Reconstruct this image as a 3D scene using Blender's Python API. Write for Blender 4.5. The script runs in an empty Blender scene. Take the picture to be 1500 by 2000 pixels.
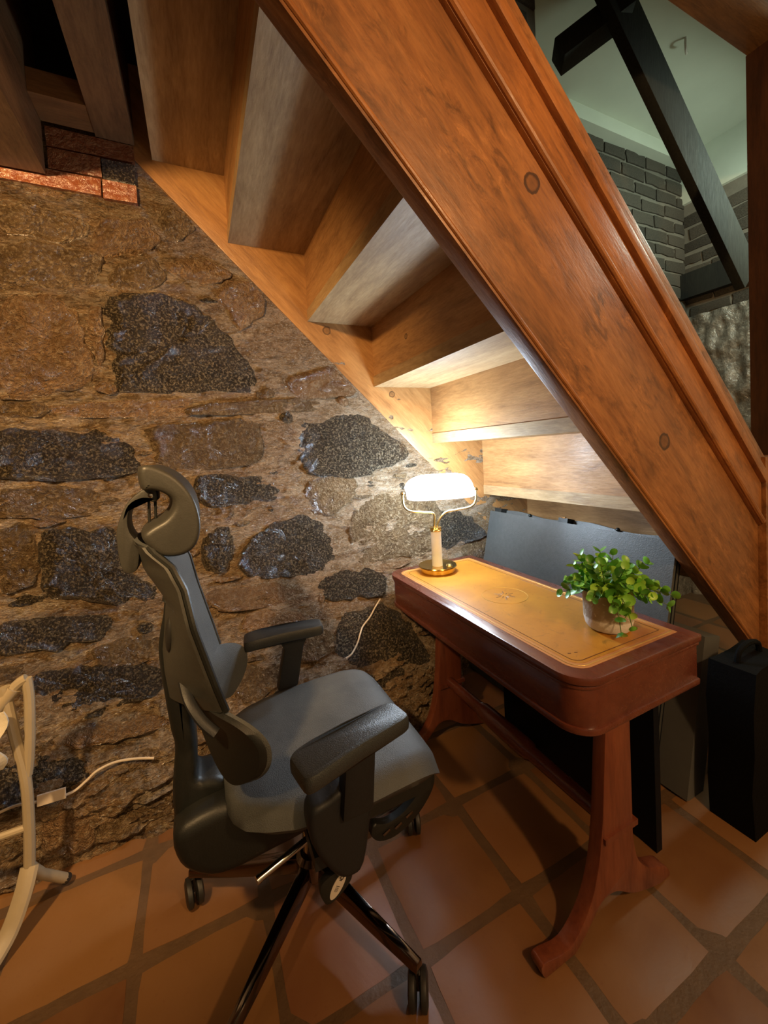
import bpy, bmesh, math, random
from mathutils import Vector, Matrix, noise
random.seed(7)
sc = bpy.context.scene
COL = sc.collection
# ---------------------------------------------------------------- camera
cam_data = bpy.data.cameras.new('camera')
cam = bpy.data.objects.new('camera', cam_data)
COL.objects.link(cam)
yaw, pit, rol = 0.43406, 0.04660, -0.05725
s_, c_ = math.sin(yaw), math.cos(yaw)
sp_, cp_ = math.sin(pit), math.cos(pit)
fwd = Vector((s_*cp_, c_*cp_, -sp_)); upv = Vector((s_*sp_, c_*sp_, cp_)); rgt = Vector((c_, -s_, 0))
cr_, sr_ = math.cos(rol), math.sin(rol)
RX = rgt*cr_ + upv*sr_
UY = -rgt*sr_ + upv*cr_
m = Matrix.Identity(4)
for i in range(3):
    m[i][0] = RX[i]; m[i][1] = UY[i]; m[i][2] = -fwd[i]
m[0][3], m[1][3], m[2][3] = 0.0, 0.0, 1.30
cam.matrix_world = m
cam_data.sensor_width = 36.0
cam_data.lens = 776.293/2000*36.0
cam_data.shift_y = -(1000-917.14)/2000
cam_data.clip_start = 0.02
sc.camera = cam
# ---------------------------------------------------------------- light
world = bpy.data.worlds.new('world'); sc.world = world; world.use_nodes = True
bg = world.node_tree.nodes['Background']
bg.inputs[0].default_value = (1.0, 0.75, 0.5, 1); bg.inputs[1].default_value = 0.05
sc.view_settings.view_transform = 'Standard'
sc.view_settings.look = 'None'
sc.view_settings.exposure = 0.22
sc.view_settings.gamma = 1.0
sc.view_settings.use_curve_mapping = False
def lamp(name, loc, watts, col, rad=0.05):
    l = bpy.data.lights.new(name, 'POINT'); l.energy = watts; l.color = col; l.shadow_soft_size = rad
    o = bpy.data.objects.new(name, l); o.location = loc; COL.objects.link(o); return o
WARM = (1.0, 0.60, 0.28)
lamp('ceiling_lamp', (0.90, -1.10, 2.30), 96, WARM, 0.06)
def spot(name, loc, aim, watts, col, deg, blend=0.6, rad=0.05):
    l = bpy.data.lights.new(name, 'SPOT'); l.energy = watts; l.color = col; l.shadow_soft_size = rad
    l.spot_size = math.radians(deg); l.spot_blend = blend; o = bpy.data.objects.new(name, l); o.location = loc; COL.objects.link(o)
    o.rotation_euler = (Vector(aim)-Vector(loc)).to_track_quat('-Z', 'Y').to_euler(); return o
spot('wall_fill_spot', (-0.85, 0.15, 2.28), (-0.50, 1.85, 1.42), 215, (1.0, 0.62, 0.27), 90)  # added fill light out of view, brightens the left stone wall
lamp('stairwell_lamp', (3.0, 0.75, 2.80), 36, (0.80, 1.0, 0.84), 0.12)
# ---------------------------------------------------------------- outlines (metres)
DST = [[(-0.287, 1.963), (-0.122, 2.012), (0.051, 1.958), (0.149, 1.861), (0.269, 1.681), (0.196, 1.609), (-0.243, 1.604), (-0.284, 1.655), (-0.293, 1.82)], [(0.471, 1.47), (0.714, 1.523), (0.895, 1.412), (1.042, 1.281), (0.805, 1.186), (0.509, 1.201), (0.438, 1.351)], [(0.174, 0.908), (0.266, 0.972), (0.439, 1.0), (0.563, 0.907), (0.618, 0.741), (0.441, 0.718), (0.163, 0.758)], [(0.001, 0.98), (0.087, 0.996), (0.116, 0.945), (0.074, 0.806), (-0.014, 0.822)], [(-0.565, 1.04), (-0.487, 1.073), (-0.324, 1.034), (-0.305, 0.878), (-0.189, 0.769), (-0.251, 0.735), (-0.427, 0.771), (-0.565, 0.84)], [(-0.606, 0.554), (-0.425, 0.549), (-0.204, 0.494), (-0.202, 0.412), (-0.341, 0.404), (-0.466, 0.403), (-0.599, 0.447)], [(-0.669, 0.342), (-0.56, 0.325), (-0.443, 0.281), (-0.38, 0.217), (-0.47, 0.199), (-0.656, 0.224)], [(0.579, 0.509), (0.774, 0.522), (0.892, 0.436), (0.957, 0.277), (0.899, 0.239), (0.53, 0.346)], [(-0.657, 1.447), (-0.506, 1.458), (-0.273, 1.437), (-0.224, 1.318), (-0.268, 1.261), (-0.67, 1.277)], [(1.243, 0.931), (1.414, 0.886), (1.55, 0.753), (1.367, 0.727), (1.234, 0.719)], [(-0.001, 1.236), (0.282, 1.202), (0.299, 1.103), (0.01, 1.107)], [(-0.709, 0.74), (-0.526, 0.728), (-0.373, 0.698), (-0.409, 0.626), (-0.702, 0.654)], [(0.571, 0.3), (0.846, 0.252), (0.827, 0.157), (0.58, 0.243)], [(0.488, 0.692), (0.707, 0.703), (0.837, 0.646), (0.787, 0.571), (0.519, 0.593)]]
MST = [[(-0.623, 1.906), (-0.499, 1.96), (-0.407, 1.931), (-0.373, 1.834), (-0.355, 1.694), (-0.414, 1.612), (-0.646, 1.598)], [(0.713, 1.014), (0.98, 1.074), (1.206, 0.994), (1.173, 0.734), (0.886, 0.712), (0.687, 0.738)], [(-0.182, 1.44), (0.037, 1.472), (0.253, 1.45), (0.237, 1.289), (-0.115, 1.267)], [(-0.48, 1.548), (-0.057, 1.573), (-0.016, 1.538), (-0.063, 1.494), (-0.468, 1.501)], [(0.011, 1.546), (0.504, 1.58), (0.61, 1.524), (0.039, 1.501)], [(-0.594, 2.28), (-0.442, 2.305), (-0.33, 2.258), (-0.404, 2.187), (-0.601, 2.187)], [(-0.299, 2.26), (-0.122, 2.317), (-0.108, 2.198), (-0.322, 2.14)], [(-0.605, 2.134), (-0.374, 2.152), (-0.289, 2.125), (-0.368, 2.015), (-0.618, 1.962)], [(-0.256, 2.11), (-0.112, 2.151), (-0.096, 2.047), (-0.263, 2.011)], [(-0.075, 2.135), (0.088, 2.185), (0.193, 2.116), (0.049, 2.073)], [(0.321, 2.092), (0.524, 2.171), (0.641, 2.055), (0.455, 1.963)], [(0.336, 1.905), (0.531, 1.969), (0.739, 1.811), (0.62, 1.754), (0.369, 1.763)], [(0.415, 1.668), (0.619, 1.739), (0.758, 1.681), (0.747, 1.596), (0.483, 1.575)], [(-0.674, 1.228), (-0.507, 1.236), (-0.323, 1.198), (-0.341, 1.112), (-0.681, 1.133)], [(-0.406, 0.605), (-0.2, 0.599), (-0.203, 0.515), (-0.392, 0.545)], [(-0.49, 0.366), (-0.19, 0.347), (-0.188, 0.306), (-0.46, 0.321)], [(-0.318, 0.255), (-0.176, 0.258), (-0.177, 0.179), (-0.305, 0.187)], [(-0.278, 0.098), (-0.177, 0.093), (-0.185, 0.034), (-0.283, 0.052)], [(0.025, 0.725), (0.433, 0.675), (0.395, 0.599), (0.039, 0.646)], [(0.077, 0.41), (0.289, 0.401), (0.259, 0.338), (0.084, 0.31)], [(0.481, 1.168), (0.718, 1.174), (0.693, 1.049), (0.521, 0.99)], [(-0.355, 1.912), (-0.309, 1.941), (-0.313, 1.757), (-0.331, 1.691), (-0.356, 1.812)], [(-0.649, 1.553), (-0.514, 1.552), (-0.525, 1.502), (-0.653, 1.5)], [(-0.037, 2.397), (0.067, 2.331), (-0.008, 2.253), (-0.082, 2.304)], [(0.14, 0.596), (0.321, 0.587), (0.405, 0.523), (0.172, 0.501)], [(-0.684, 1.095), (-0.594, 1.068), (-0.595, 0.89), (-0.701, 0.872)], [(-0.387, 0.095), (-0.294, 0.091), (-0.307, 0.026), (-0.403, 0.041)], [(-0.539, 0.168), (-0.429, 0.157), (-0.41, 0.044), (-0.527, 0.054)], [(0.305, 0.492), (0.496, 0.483), (0.497, 0.385), (0.31, 0.397)], [(-0.125, 1.18), (-0.045, 1.194), (-0.026, 1.034), (-0.128, 1.003)], [(0.701, 0.68), (0.839, 0.707), (1.005, 0.694), (0.872, 0.664)], [(1.365, 0.703), (1.548, 0.713), (1.559, 0.625), (1.379, 0.624)], [(-0.67, 0.44), (-0.541, 0.415), (-0.52, 0.35), (-0.645, 0.358)], [(0.121, 2.073), (0.277, 2.115), (0.338, 2.005), (0.217, 1.9)]]
plank = [(0.913, 0.586), (0.892, 0.305), (0.87, 0.182), (0.827, 0.086), (0.753, 0.027), (0.665, 0.015), (0.676, -0.028), (0.71, -0.037), (0.775, -0.01), (0.834, 0.043), (0.881, 0.081), (0.937, 0.079), (1.01, 0.035), (1.124, -0.017), (1.172, -0.001), (1.151, 0.041), (1.08, 0.073), (1.032, 0.121), (1.013, 0.19), (1.011, 0.25), (1.011, 0.562)]
head = [(-0.114, 1.292), (-0.09, 1.296), (-0.047, 1.268), (-0.016, 1.221), (-0.005, 1.161), (-0.016, 1.115), (-0.044, 1.094), (-0.085, 1.097), (-0.114, 1.128), (-0.117, 1.148), (-0.1, 1.162), (-0.074, 1.176), (-0.057, 1.197), (-0.056, 1.22), (-0.073, 1.236), (-0.094, 1.244), (-0.112, 1.248)]
bracket = [(-0.095, 1.232), (-0.102, 1.244), (-0.118, 1.246), (-0.156, 1.216), (-0.18, 1.165), (-0.185, 1.124), (-0.178, 1.056), (-0.149, 1.055), (-0.141, 1.111), (-0.156, 1.144), (-0.159, 1.174), (-0.149, 1.203), (-0.125, 1.215), (-0.099, 1.21)]
rods = [(-0.115, 1.213), (-0.12, 1.134), (-0.102, 1.211), (-0.105, 1.138)]
spine = [(-0.092, 0.987), (-0.106, 0.929), (-0.118, 0.877), (-0.122, 0.829), (-0.117, 0.741), (-0.11, 0.651), (-0.104, 0.598), (-0.116, 0.501), (-0.117, 0.424), (-0.099, 0.358), (-0.058, 0.308), (0.0, 0.288), (0.089, 0.292), (0.199, 0.302), (0.203, 0.362), (0.047, 0.43), (-0.007, 0.487), (-0.057, 0.504), (-0.056, 0.553), (-0.057, 0.631), (-0.061, 0.71), (-0.066, 0.813), (-0.052, 0.935)]
tagl = [(0.232, 0.355), (0.253, 0.33), (0.229, 0.302), (0.189, 0.291), (0.175, 0.337), (0.199, 0.354)]
# ---------------------------------------------------------------- helpers
ORG = {}
def put_props(o, label=None, cat=None, group=None, kind=None):
    if label: o['label'] = label
    if cat: o['category'] = cat
    if group: o['group'] = group
    if kind: o['kind'] = kind
    return o
def thing(name, label, cat, loc=(0, 0, 0), group=None):
    o = bpy.data.objects.new(name, None); o.empty_display_size = 0.05
    o.location = loc; COL.objects.link(o); ORG[o] = Vector(loc)
    return put_props(o, label, cat, group)
def obj(name, bm, mat, parent=None, smooth=35, **kw):
    """link a bmesh (world coordinates) as one object"""
    me = bpy.data.meshes.new(name)
    off = ORG.get(parent, Vector((0, 0, 0)))
    if off.length: bmesh.ops.translate(bm, verts=bm.verts, vec=-off)
    bmesh.ops.recalc_face_normals(bm, faces=bm.faces)
    bm.to_mesh(me); bm.free()
    if smooth:
        me.polygons.foreach_set('use_smooth', [True]*len(me.polygons))
        me.set_sharp_from_angle(angle=math.radians(smooth))
    for mm in (mat if isinstance(mat, (list, tuple)) else [mat]): me.materials.append(mm)
    o = bpy.data.objects.new(name, me); COL.objects.link(o)
    if parent: o.parent = parent
    ORG[o] = off
    return put_props(o, **kw)
def dup(src, parent, loc=None, mat=None):
    o = src.copy(); COL.objects.link(o); o.parent = parent
    return o
def B(): return bmesh.new()
def bevel(bm, r, seg=2, ang=30):
    es = [e for e in bm.edges if len(e.link_faces) == 2 and e.calc_face_angle(0) > math.radians(ang)]
    bmesh.ops.bevel(bm, geom=es, offset=r, segments=seg, affect='EDGES', profile=0.6)
    return bm
def box(x0, x1, y0, y1, z0, z1, r=0.0, seg=2, bm=None):
    b = B()
    vs = [b.verts.new(p) for p in ((x0,y0,z0),(x1,y0,z0),(x1,y1,z0),(x0,y1,z0),(x0,y0,z1),(x1,y0,z1),(x1,y1,z1),(x0,y1,z1))]
    for f in ((0,3,2,1),(4,5,6,7),(0,1,5,4),(1,2,6,5),(2,3,7,6),(3,0,4,7)): b.faces.new([vs[i] for i in f])
    if r: bevel(b, r, seg)
    return merge(bm, b) if bm is not None else b
def merge(bm, b, M=None):
    if M is not None: bmesh.ops.transform(b, matrix=M, verts=b.verts)
    vm = {v: bm.verts.new(v.co) for v in b.verts}
    for f in b.faces:
        try: bm.faces.new([vm[v] for v in f.verts])
        except ValueError: pass
    b.free(); return bm
def prism(poly, axis, a0, a1, r=0.0, seg=2):
    """extrude a 2-D outline; axis 'y': outline (x,z); 'x': (y,z); 'z': (x,y)"""
    def P(p, a):
        return {'y': (p[0], a, p[1]), 'x': (a, p[0], p[1]), 'z': (p[0], p[1], a)}[axis]
    b = B()
    lo = [b.verts.new(P(p, a0)) for p in poly]; hi = [b.verts.new(P(p, a1)) for p in poly]
    n = len(poly)
    b.faces.new(lo); b.faces.new(hi[::-1])
    for i in range(n): b.faces.new((lo[i], lo[(i+1) % n], hi[(i+1) % n], hi[i]))
    bmesh.ops.recalc_face_normals(b, faces=b.faces)
    if r: bevel(b, r, seg, 40)
    return b
def catmull(pts, n=6, closed=True):
    P = [Vector(p) for p in pts]; N = len(P); out = []
    rng = range(N) if closed else range(N-1)
    for i in rng:
        if closed: p0, p1, p2, p3 = P[i-1], P[i], P[(i+1) % N], P[(i+2) % N]
        else: p0, p1, p2, p3 = P[max(i-1, 0)], P[i], P[i+1], P[min(i+2, N-1)]
        for k in range(n):
            t = k/n
            out.append(0.5*((2*p1)+(p2-p0)*t+(2*p0-5*p1+4*p2-p3)*t*t+(3*p1-p0-3*p2+p3)*t**3))
    if not closed: out.append(P[-1])
    return out
def tube(pts, rad, n=10, bm=None, cap=True, flat=None):
    """tube along points; rad a number or one per point"""
    b = B(); P = [Vector(p) for p in pts]; R = rad if isinstance(rad, (list, tuple)) else [rad]*len(P)
    rings = []; up = None
    for i, p in enumerate(P):
        t = (P[min(i+1, len(P)-1)]-P[max(i-1, 0)]).normalized()
        if up is None:
            up = Vector((0, 0, 1)) if abs(t.z) < 0.9 else Vector((1, 0, 0))
        s = t.cross(up).normalized(); up = s.cross(t).normalized()
        fy = flat if flat else 1.0
        rings.append([b.verts.new(p+(s*math.cos(2*math.pi*k/n)+up*fy*math.sin(2*math.pi*k/n))*R[i]) for k in range(n)])
    for a, c in zip(rings, rings[1:]):
        for k in range(n): b.faces.new((a[k], a[(k+1) % n], c[(k+1) % n], c[k]))
    if cap: b.faces.new(rings[0][::-1]); b.faces.new(rings[-1])
    return merge(bm, b) if bm is not None else b
def lathe(prof, center, n=32, bm=None):
    b = B(); cx, cy = center; rings = []
    for r, z in prof:
        if r < 1e-5: rings.append([b.verts.new((cx, cy, z))])
        else: rings.append([b.verts.new((cx+r*math.cos(2*math.pi*k/n), cy+r*math.sin(2*math.pi*k/n), z)) for k in range(n)])
    for a, c in zip(rings, rings[1:]):
        for k in range(n):
            q = [a[k % len(a)], a[(k+1) % len(a)], c[(k+1) % len(c)], c[k % len(c)]]
            u = []
            for v in q:
                if v not in u: u.append(v)
            if len(u) >= 3:
                try: b.faces.new(u)
                except ValueError: pass
    return merge(bm, b) if bm is not None else b
def grid(fn, nu, nv, closed_v=False):
    b = B(); V = [[b.verts.new(fn(i/(nu-1), j/(nv if closed_v else nv-1))) for j in range(nv)] for i in range(nu)]
    for i in range(nu-1):
        for j in range(nv if closed_v else nv-1):
            b.faces.new((V[i][j], V[i+1][j], V[i+1][(j+1) % nv], V[i][(j+1) % nv]))
    return b
def thick_grid(front, back, nu, nv):
    """closed shell between two surfaces that share a parameter square"""
    b = B()
    F = [[b.verts.new(front(i/(nu-1), j/(nv-1))) for j in range(nv)] for i in range(nu)]
    K = [[b.verts.new(back(i/(nu-1), j/(nv-1))) for j in range(nv)] for i in range(nu)]
    for i in range(nu-1):
        for j in range(nv-1):
            b.faces.new((F[i][j], F[i+1][j], F[i+1][j+1], F[i][j+1]))
            b.faces.new((K[i][j], K[i][j+1], K[i+1][j+1], K[i+1][j]))
    for i in range(nu-1):
        b.faces.new((F[i][0], K[i][0], K[i+1][0], F[i+1][0])); b.faces.new((F[i][-1], F[i+1][-1], K[i+1][-1], K[i][-1]))
    for j in range(nv-1):
        b.faces.new((F[0][j], F[0][j+1], K[0][j+1], K[0][j])); b.faces.new((F[-1][j], K[-1][j], K[-1][j+1], F[-1][j+1]))
    return b
def lerp(x, xs, ys):
    if x <= xs[0]: return ys[0]
    for i in range(len(xs)-1):
        if x <= xs[i+1]:
            t = (x-xs[i])/(xs[i+1]-xs[i]); return ys[i]+(ys[i+1]-ys[i])*t
    return ys[-1]
def sstep(x, a, b):
    t = max(0, min(1, (x-a)/(b-a))); return t*t*(3-2*t)
# ---------------------------------------------------------------- materials
class NT:
    def __init__(s, name):
        s.m = bpy.data.materials.new(name); s.m.use_nodes = True; s.t = s.m.node_tree; s.n = s.t.nodes
        s.p = s.n['Principled BSDF']; s.tc = s.n.new('ShaderNodeTexCoord'); s.co = s.tc.outputs['Object']
    def map(s, scale=(1, 1, 1), rot=(0, 0, 0), src=None, loc=(0, 0, 0)):
        q = s.n.new('ShaderNodeMapping'); q.inputs['Scale'].default_value = scale; q.inputs['Rotation'].default_value = rot
        q.inputs['Location'].default_value = loc
        s.t.links.new(src or s.co, q.inputs[0]); return q.outputs[0]
    def noise(s, scale, detail=4, rough=0.55, dist=0.0, src=None):
        q = s.n.new('ShaderNodeTexNoise'); q.inputs['Scale'].default_value = scale; q.inputs['Detail'].default_value = detail
        q.inputs['Roughness'].default_value = rough; q.inputs['Distortion'].default_value = dist
        s.t.links.new(src or s.co, q.inputs['Vector']); return q.outputs['Fac']
    def voro(s, scale, src=None, feat='F1', rnd=1.0):
        q = s.n.new('ShaderNodeTexVoronoi'); q.feature = feat; q.inputs['Scale'].default_value = scale
        q.inputs['Randomness'].default_value = rnd
        s.t.links.new(src or s.co, q.inputs['Vector']); return q
    def ramp(s, fac, stops, interp='LINEAR'):
        q = s.n.new('ShaderNodeValToRGB'); q.color_ramp.interpolation = interp; e = q.color_ramp.elements
        while len(e) < len(stops): e.new(0.5)
        for el, (p, c) in zip(e, stops):
            el.position = p; el.color = (c, c, c, 1) if isinstance(c, (int, float)) else (*c, 1)
        s.t.links.new(fac, q.inputs[0]); return q.outputs[0]
    def mix(s, fac, a, b, mode='MIX'):
        q = s.n.new('ShaderNodeMix'); q.data_type = 'RGBA'; q.blend_type = mode
        for i, v in ((0, fac), (6, a), (7, b)):
            if hasattr(v, 'is_linked') or hasattr(v, 'links'): s.t.links.new(v, q.inputs[i])
            else: q.inputs[i].default_value = v if i == 0 else (*v, 1)
        return q.outputs[2]
    def math(s, op, a, b=0.0):
        q = s.n.new('ShaderNodeMath'); q.operation = op
        for i, v in ((0, a), (1, b)):
            if hasattr(v, 'links'): s.t.links.new(v, q.inputs[i])
            else: q.inputs[i].default_value = v
        return q.outputs[0]
    def bump(s, h, strength=0.3, dist=0.01, nrm=None):
        q = s.n.new('ShaderNodeBump'); q.inputs['Strength'].default_value = strength; q.inputs['Distance'].default_value = dist
        s.t.links.new(h, q.inputs['Height'])
        if nrm is not None: s.t.links.new(nrm, q.inputs['Normal'])
        return q.outputs[0]
    def rnd(s):
        q = s.n.new('ShaderNodeObjectInfo'); return q.outputs['Random']
    def out(s, col=None, rough=None, nrm=None, metal=None, coat=0, coat_rough=0.1, spec=None, emit=None):
        for k, v in (('Base Color', col), ('Roughness', rough), ('Normal', nrm), ('Metallic', metal), ('Specular IOR Level', spec)):
            if v is None: continue
            if hasattr(v, 'links'): s.t.links.new(v, s.p.inputs[k])
            else: s.p.inputs[k].default_value = (*v, 1) if isinstance(v, tuple) else v
        s.p.inputs['Coat Weight'].default_value = coat; s.p.inputs['Coat Roughness'].default_value = coat_rough
        if nrm is not None: s.t.links.new(nrm, s.p.inputs['Coat Normal'])
        return s.m
def plain(name, col, rough=0.5, metal=0.0, nz=0.0, nscale=60, coat=0.0, var=0.15):
    q = NT(name)
    f = q.noise(nscale*0.25, 3)
    c = q.mix(f, tuple(v*(1-var) for v in col), tuple(min(1, v*(1+var)) for v in col))
    n = q.bump(q.noise(nscale, 3), nz, 0.004) if nz else None
    return q.out(c, rough, n, metal, coat)
def wood(name, axis, dark, mid, light, rough=0.35, coat=0.25, knots=(), gscale=9, mottle=0.0, seedloc=0.0, bmp=0.25):
    q = NT(name)
    if axis == 'slope': v = q.map(rot=(0, -math.pi/4, 0)); v = q.map((1.0, 7, 7), src=v, loc=(seedloc, 0, 0))
    else: v = q.map({'x': (1.0, 7, 7), 'y': (7, 1.0, 7), 'z': (7, 7, 1.0)}[axis], loc=(seedloc, seedloc, 0))
    g = q.noise(gscale*0.32, 5, 0.6, 0.8, v)
    fine = q.noise(gscale*2.2, 4, 0.6, 0.3, v)
    big = q.noise(2.4, 3, 0.5, 0.4)
    c = q.ramp(g, [(0.28, dark), (0.5, mid), (0.72, light)])
    c = q.mix(0.35, c, q.ramp(fine, [(0.3, dark), (0.7, light)]))
    c = q.mix(q.ramp(big, [(0.35, 0.0), (0.75, 0.45)]), c, dark)
    if mottle:
        mo = q.noise(26, 7, 0.75, 0.6, q.map((0.42, 1, 1), src=v if axis != 'slope' else q.map(rot=(0, -math.pi/4, 0))))
        ar = q.noise(5.0, 3, 0.6)
        f = q.math('MULTIPLY', q.ramp(mo, [(0.50, 0.0), (0.62, 1.0)]), q.ramp(ar, [(0.42, 0.05), (0.62, 1.0)]))
        c = q.mix(q.math('MULTIPLY', f, mottle), c, tuple(x*0.5 for x in dark))
        lt = q.math('MULTIPLY', q.ramp(mo, [(0.34, 1.0), (0.44, 0.0)]), q.ramp(ar, [(0.42, 0.05), (0.62, 0.8)]))
        c = q.mix(q.math('MULTIPLY', lt, mottle), c, tuple(min(1, x*1.35) for x in light))
    for (kx, ky, kz, kr) in knots:
        d = q.n.new('ShaderNodeVectorMath'); d.operation = 'DISTANCE'; q.t.links.new(q.co, d.inputs[0]); d.inputs[1].default_value = (kx, ky, kz)
        dd = q.math('ADD', d.outputs['Value'], q.math('MULTIPLY', q.math('SUBTRACT', q.noise(40, 2), 0.5), kr*0.5))
        f = q.ramp(q.math('DIVIDE', dd, kr), [(0.0, 0.55), (0.55, 0.35), (0.78, 0.95), (0.95, 0.8), (1.0, 0.0)])
        c = q.mix(f, c, tuple(x*0.4 for x in dark))
    h = q.math('ADD', fine, q.math('MULTIPLY', q.noise(120, 3), 0.5))
    return q.out(c, q.ramp(fine, [(0.3, rough+0.12), (0.7, rough)]), q.bump(h, bmp, 0.003), None, coat, 0.15)
M = {}
def stone_mat(name, lo, hi, grain_glint, bscale, bstr, bd=.02):
    q = NT(name)
    n1 = q.noise(14, 6, 0.65, 0.5); n2 = q.noise(bscale, 4, 0.7, 0.4); r = q.rnd()
    c = q.mix(q.ramp(n1, [(0.3, 0.0), (0.7, 1.0)]), lo, hi)
    c = q.mix(q.ramp(n2, [(0.49, 0.0), (0.64, 0.85)]), c, grain_glint)  # pale grain specks, with specular glints painted into the colour too
    c = q.mix(q.math('MULTIPLY', r, 0.45), c, tuple(v*0.45 for v in lo))
    h = q.math('ADD', n2, q.math('MULTIPLY', n1, 1.5))
    return q.out(c, q.ramp(n2, [(0.3, 0.30), (0.6, 0.18)]), q.bump(h, bstr, bd*.8), None, 1.0, 0.14)
M['granite'] = stone_mat('granite', (0.025, 0.020, 0.015), (0.085, 0.066, 0.046), (0.52, 0.42, 0.28), 115, 1.0, .09)
M['schist'] = stone_mat('schist', (0.14, 0.088, 0.042), (0.36, 0.235, 0.12), (0.60, 0.46, 0.29), 75, 1.0, .12)
M['brownstone'] = stone_mat('brownstone', (0.26, 0.15, 0.075), (0.47, 0.29, 0.15), (0.62, 0.46, 0.30), 65, 1.0, .12)
def mortar_mat():
    q = NT('mortar')
    v = q.map((1.0, 1, 2.8))
    n1 = q.noise(5.5, 6, 0.65, 1.0, v); n2 = q.noise(34, 6, 0.68, 1.2, v); n3 = q.noise(120, 3, 0.6)
    n4 = q.noise(2.0, 4, 0.6, 0.5)
    c = q.ramp(n1, [(0.25, (0.17, 0.10, 0.048)), (0.44, (0.46, 0.30, 0.16)), (0.57, (0.70, 0.52, 0.34)), (0.72, (0.86, 0.74, 0.58))])
    c = q.mix(q.ramp(n4, [(0.40, 0.0), (0.70, 0.5)]), c, (0.52, 0.28, 0.105))
    c = q.mix(q.ramp(n2, [(0.50, 0.0), (0.62, 0.62)]), c, (0.14, 0.085, 0.042))
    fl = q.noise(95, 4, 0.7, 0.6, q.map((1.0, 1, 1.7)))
    c = q.mix(q.ramp(fl, [(0.52, 0.0), (0.62, 0.75)]), c, (0.86, 0.74, 0.56))  # pale flecks: highlights painted into the mortar colour
    ck = q.noise(9, 5, 0.7, 1.5, v); cr = q.ramp(q.math('ABSOLUTE', q.math('SUBTRACT', ck, 0.5)), [(0.0, 1.0), (0.022, 0.0)])
    c = q.mix(q.math('MULTIPLY', cr, 0.6), c, (0.07, 0.042, 0.022))
    h = q.math('SUBTRACT', q.math('ADD', q.math('MULTIPLY', n2, 1.8), q.math('MULTIPLY', fl, 1.0)), q.math('MULTIPLY', cr, 0.35))
    return q.out(c, q.ramp(n2, [(0.3, 0.30), (0.7, 0.18)]), q.bump(h, 1.0, 0.065), None, 1.0, 0.14)
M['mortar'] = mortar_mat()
D_, Md, L_ = (0.10, 0.035, 0.010), (0.33, 0.125, 0.036), (0.46, 0.20, 0.065)
M['stringer'] = wood('stringer_wood', 'slope', D_, Md, L_, 0.42, 0.08, [(0.857-1.97, 0.809-.83, 1.992, 0.030), (1.412-1.97, 0.809-.83, 1.279, 0.030)], 8, 0.65)
M['mould'] = wood('moulding_wood', 'slope', (0.14, 0.045, 0.012), (0.38, 0.14, 0.038), (0.52, 0.21, 0.06), 0.38, 0.12, [], 8, 0.5, 3.0)
M['wstring'] = wood('wall_stringer_wood', 'slope', (0.20, 0.085, 0.024), (0.42, 0.20, 0.065), (0.55, 0.30, 0.11), 0.33, 0.3, [(0.624-1.97, 1.10, 1.914, 0.022), (0.967-1.97, 1.10, 1.602, 0.018)], 9, 0.25, 5.0)
M['tread'] = wood('tread_wood', 'y', (0.20, 0.11, 0.045), (0.42, 0.27, 0.12), (0.58, 0.41, 0.21), 0.5, 0.06, [], 8, 0.15, 1.0)
M['riser'] = wood('riser_wood', 'y', (0.20, 0.085, 0.024), (0.46, 0.225, 0.075), (0.60, 0.33, 0.125), 0.5, 0.05, [(1.553-1.97, 1.06-.83, 1.186, 0.020), (0.863-1.97, 1.56-.83, 1.80, 0.014)], 9, 0.2, 8.0)
M['beam'] = wood('beam_wood', 'y', (0.06, 0.028, 0.012), (0.16, 0.080, 0.032), (0.25, 0.14, 0.06), 0.4, 0.2, [], 8, 0.3, 2.0)
M['beamx'] = wood('landing_wood', 'x', (0.08, 0.035, 0.012), (0.20, 0.09, 0.03), (0.28, 0.14, 0.05), 0.4, 0.2, [], 8, 0.3, 2.0)
M['post'] = wood('post_wood', 'z', (0.022, 0.009, 0.005), (0.060, 0.022, 0.010), (0.09, 0.036, 0.016), 0.35, 0.3, [], 8, 0.2, 4.0)
M['timber'] = wood('black_timber', 'z', (0.005, 0.005, 0.004), (0.010, 0.011, 0.008), (0.017, 0.018, 0.013), 0.8, 0.0, [], 8, 0, 4.0)
M['mahog_y'] = wood('mahogany_long', 'y', (0.085, 0.019, 0.011), (0.140, 0.036, 0.019), (0.19, 0.054, 0.028), 0.24, 0.5, [], 6, 0.0, 2.0, .05)
M['mahog_z'] = wood('mahogany_upright', 'z', (0.085, 0.018, 0.009), (0.18, 0.045, 0.020), (0.25, 0.075, 0.032), 0.27, 0.4, [], 7, 0.0, 2.0, .06)
def leather():
    q = NT('tan_leather'); n1 = q.noise(7, 5, 0.6, 0.5); n2 = q.noise(60, 4, 0.6); n3 = q.noise(18, 5, 0.7, 2.0)
    c = q.ramp(n1, [(0.3, (0.38, 0.150, 0.012)), (0.7, (0.52, 0.225, 0.020))])
    c = q.mix(q.ramp(n3, [(0.58, 0.0), (0.68, 0.5)]), c, (0.22, 0.09, 0.015))
    return q.out(c, 0.36, q.bump(n2, 0.12, 0.002), None, 0.2, 0.2)
M['leather'] = leather()
M['border'] = plain('tooled_border', (0.48, 0.20, 0.055), 0.35, 0, 0.15, 90, 0.2)
M['gilt'] = plain('gilt_tooling', (0.70, 0.45, 0.14), 0.35, 0.6, 0.3, 200)
M['dark_tool'] = plain('dark_tooling', (0.12, 0.045, 0.012), 0.4)
M['plastic'] = plain('black_plastic', (0.009, 0.010, 0.009), 0.45, 0, 0.12, 300)
M['shell'] = plain('charcoal_shell', (0.036, 0.035, 0.030), 0.45, 0, 0.10, 300)
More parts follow.
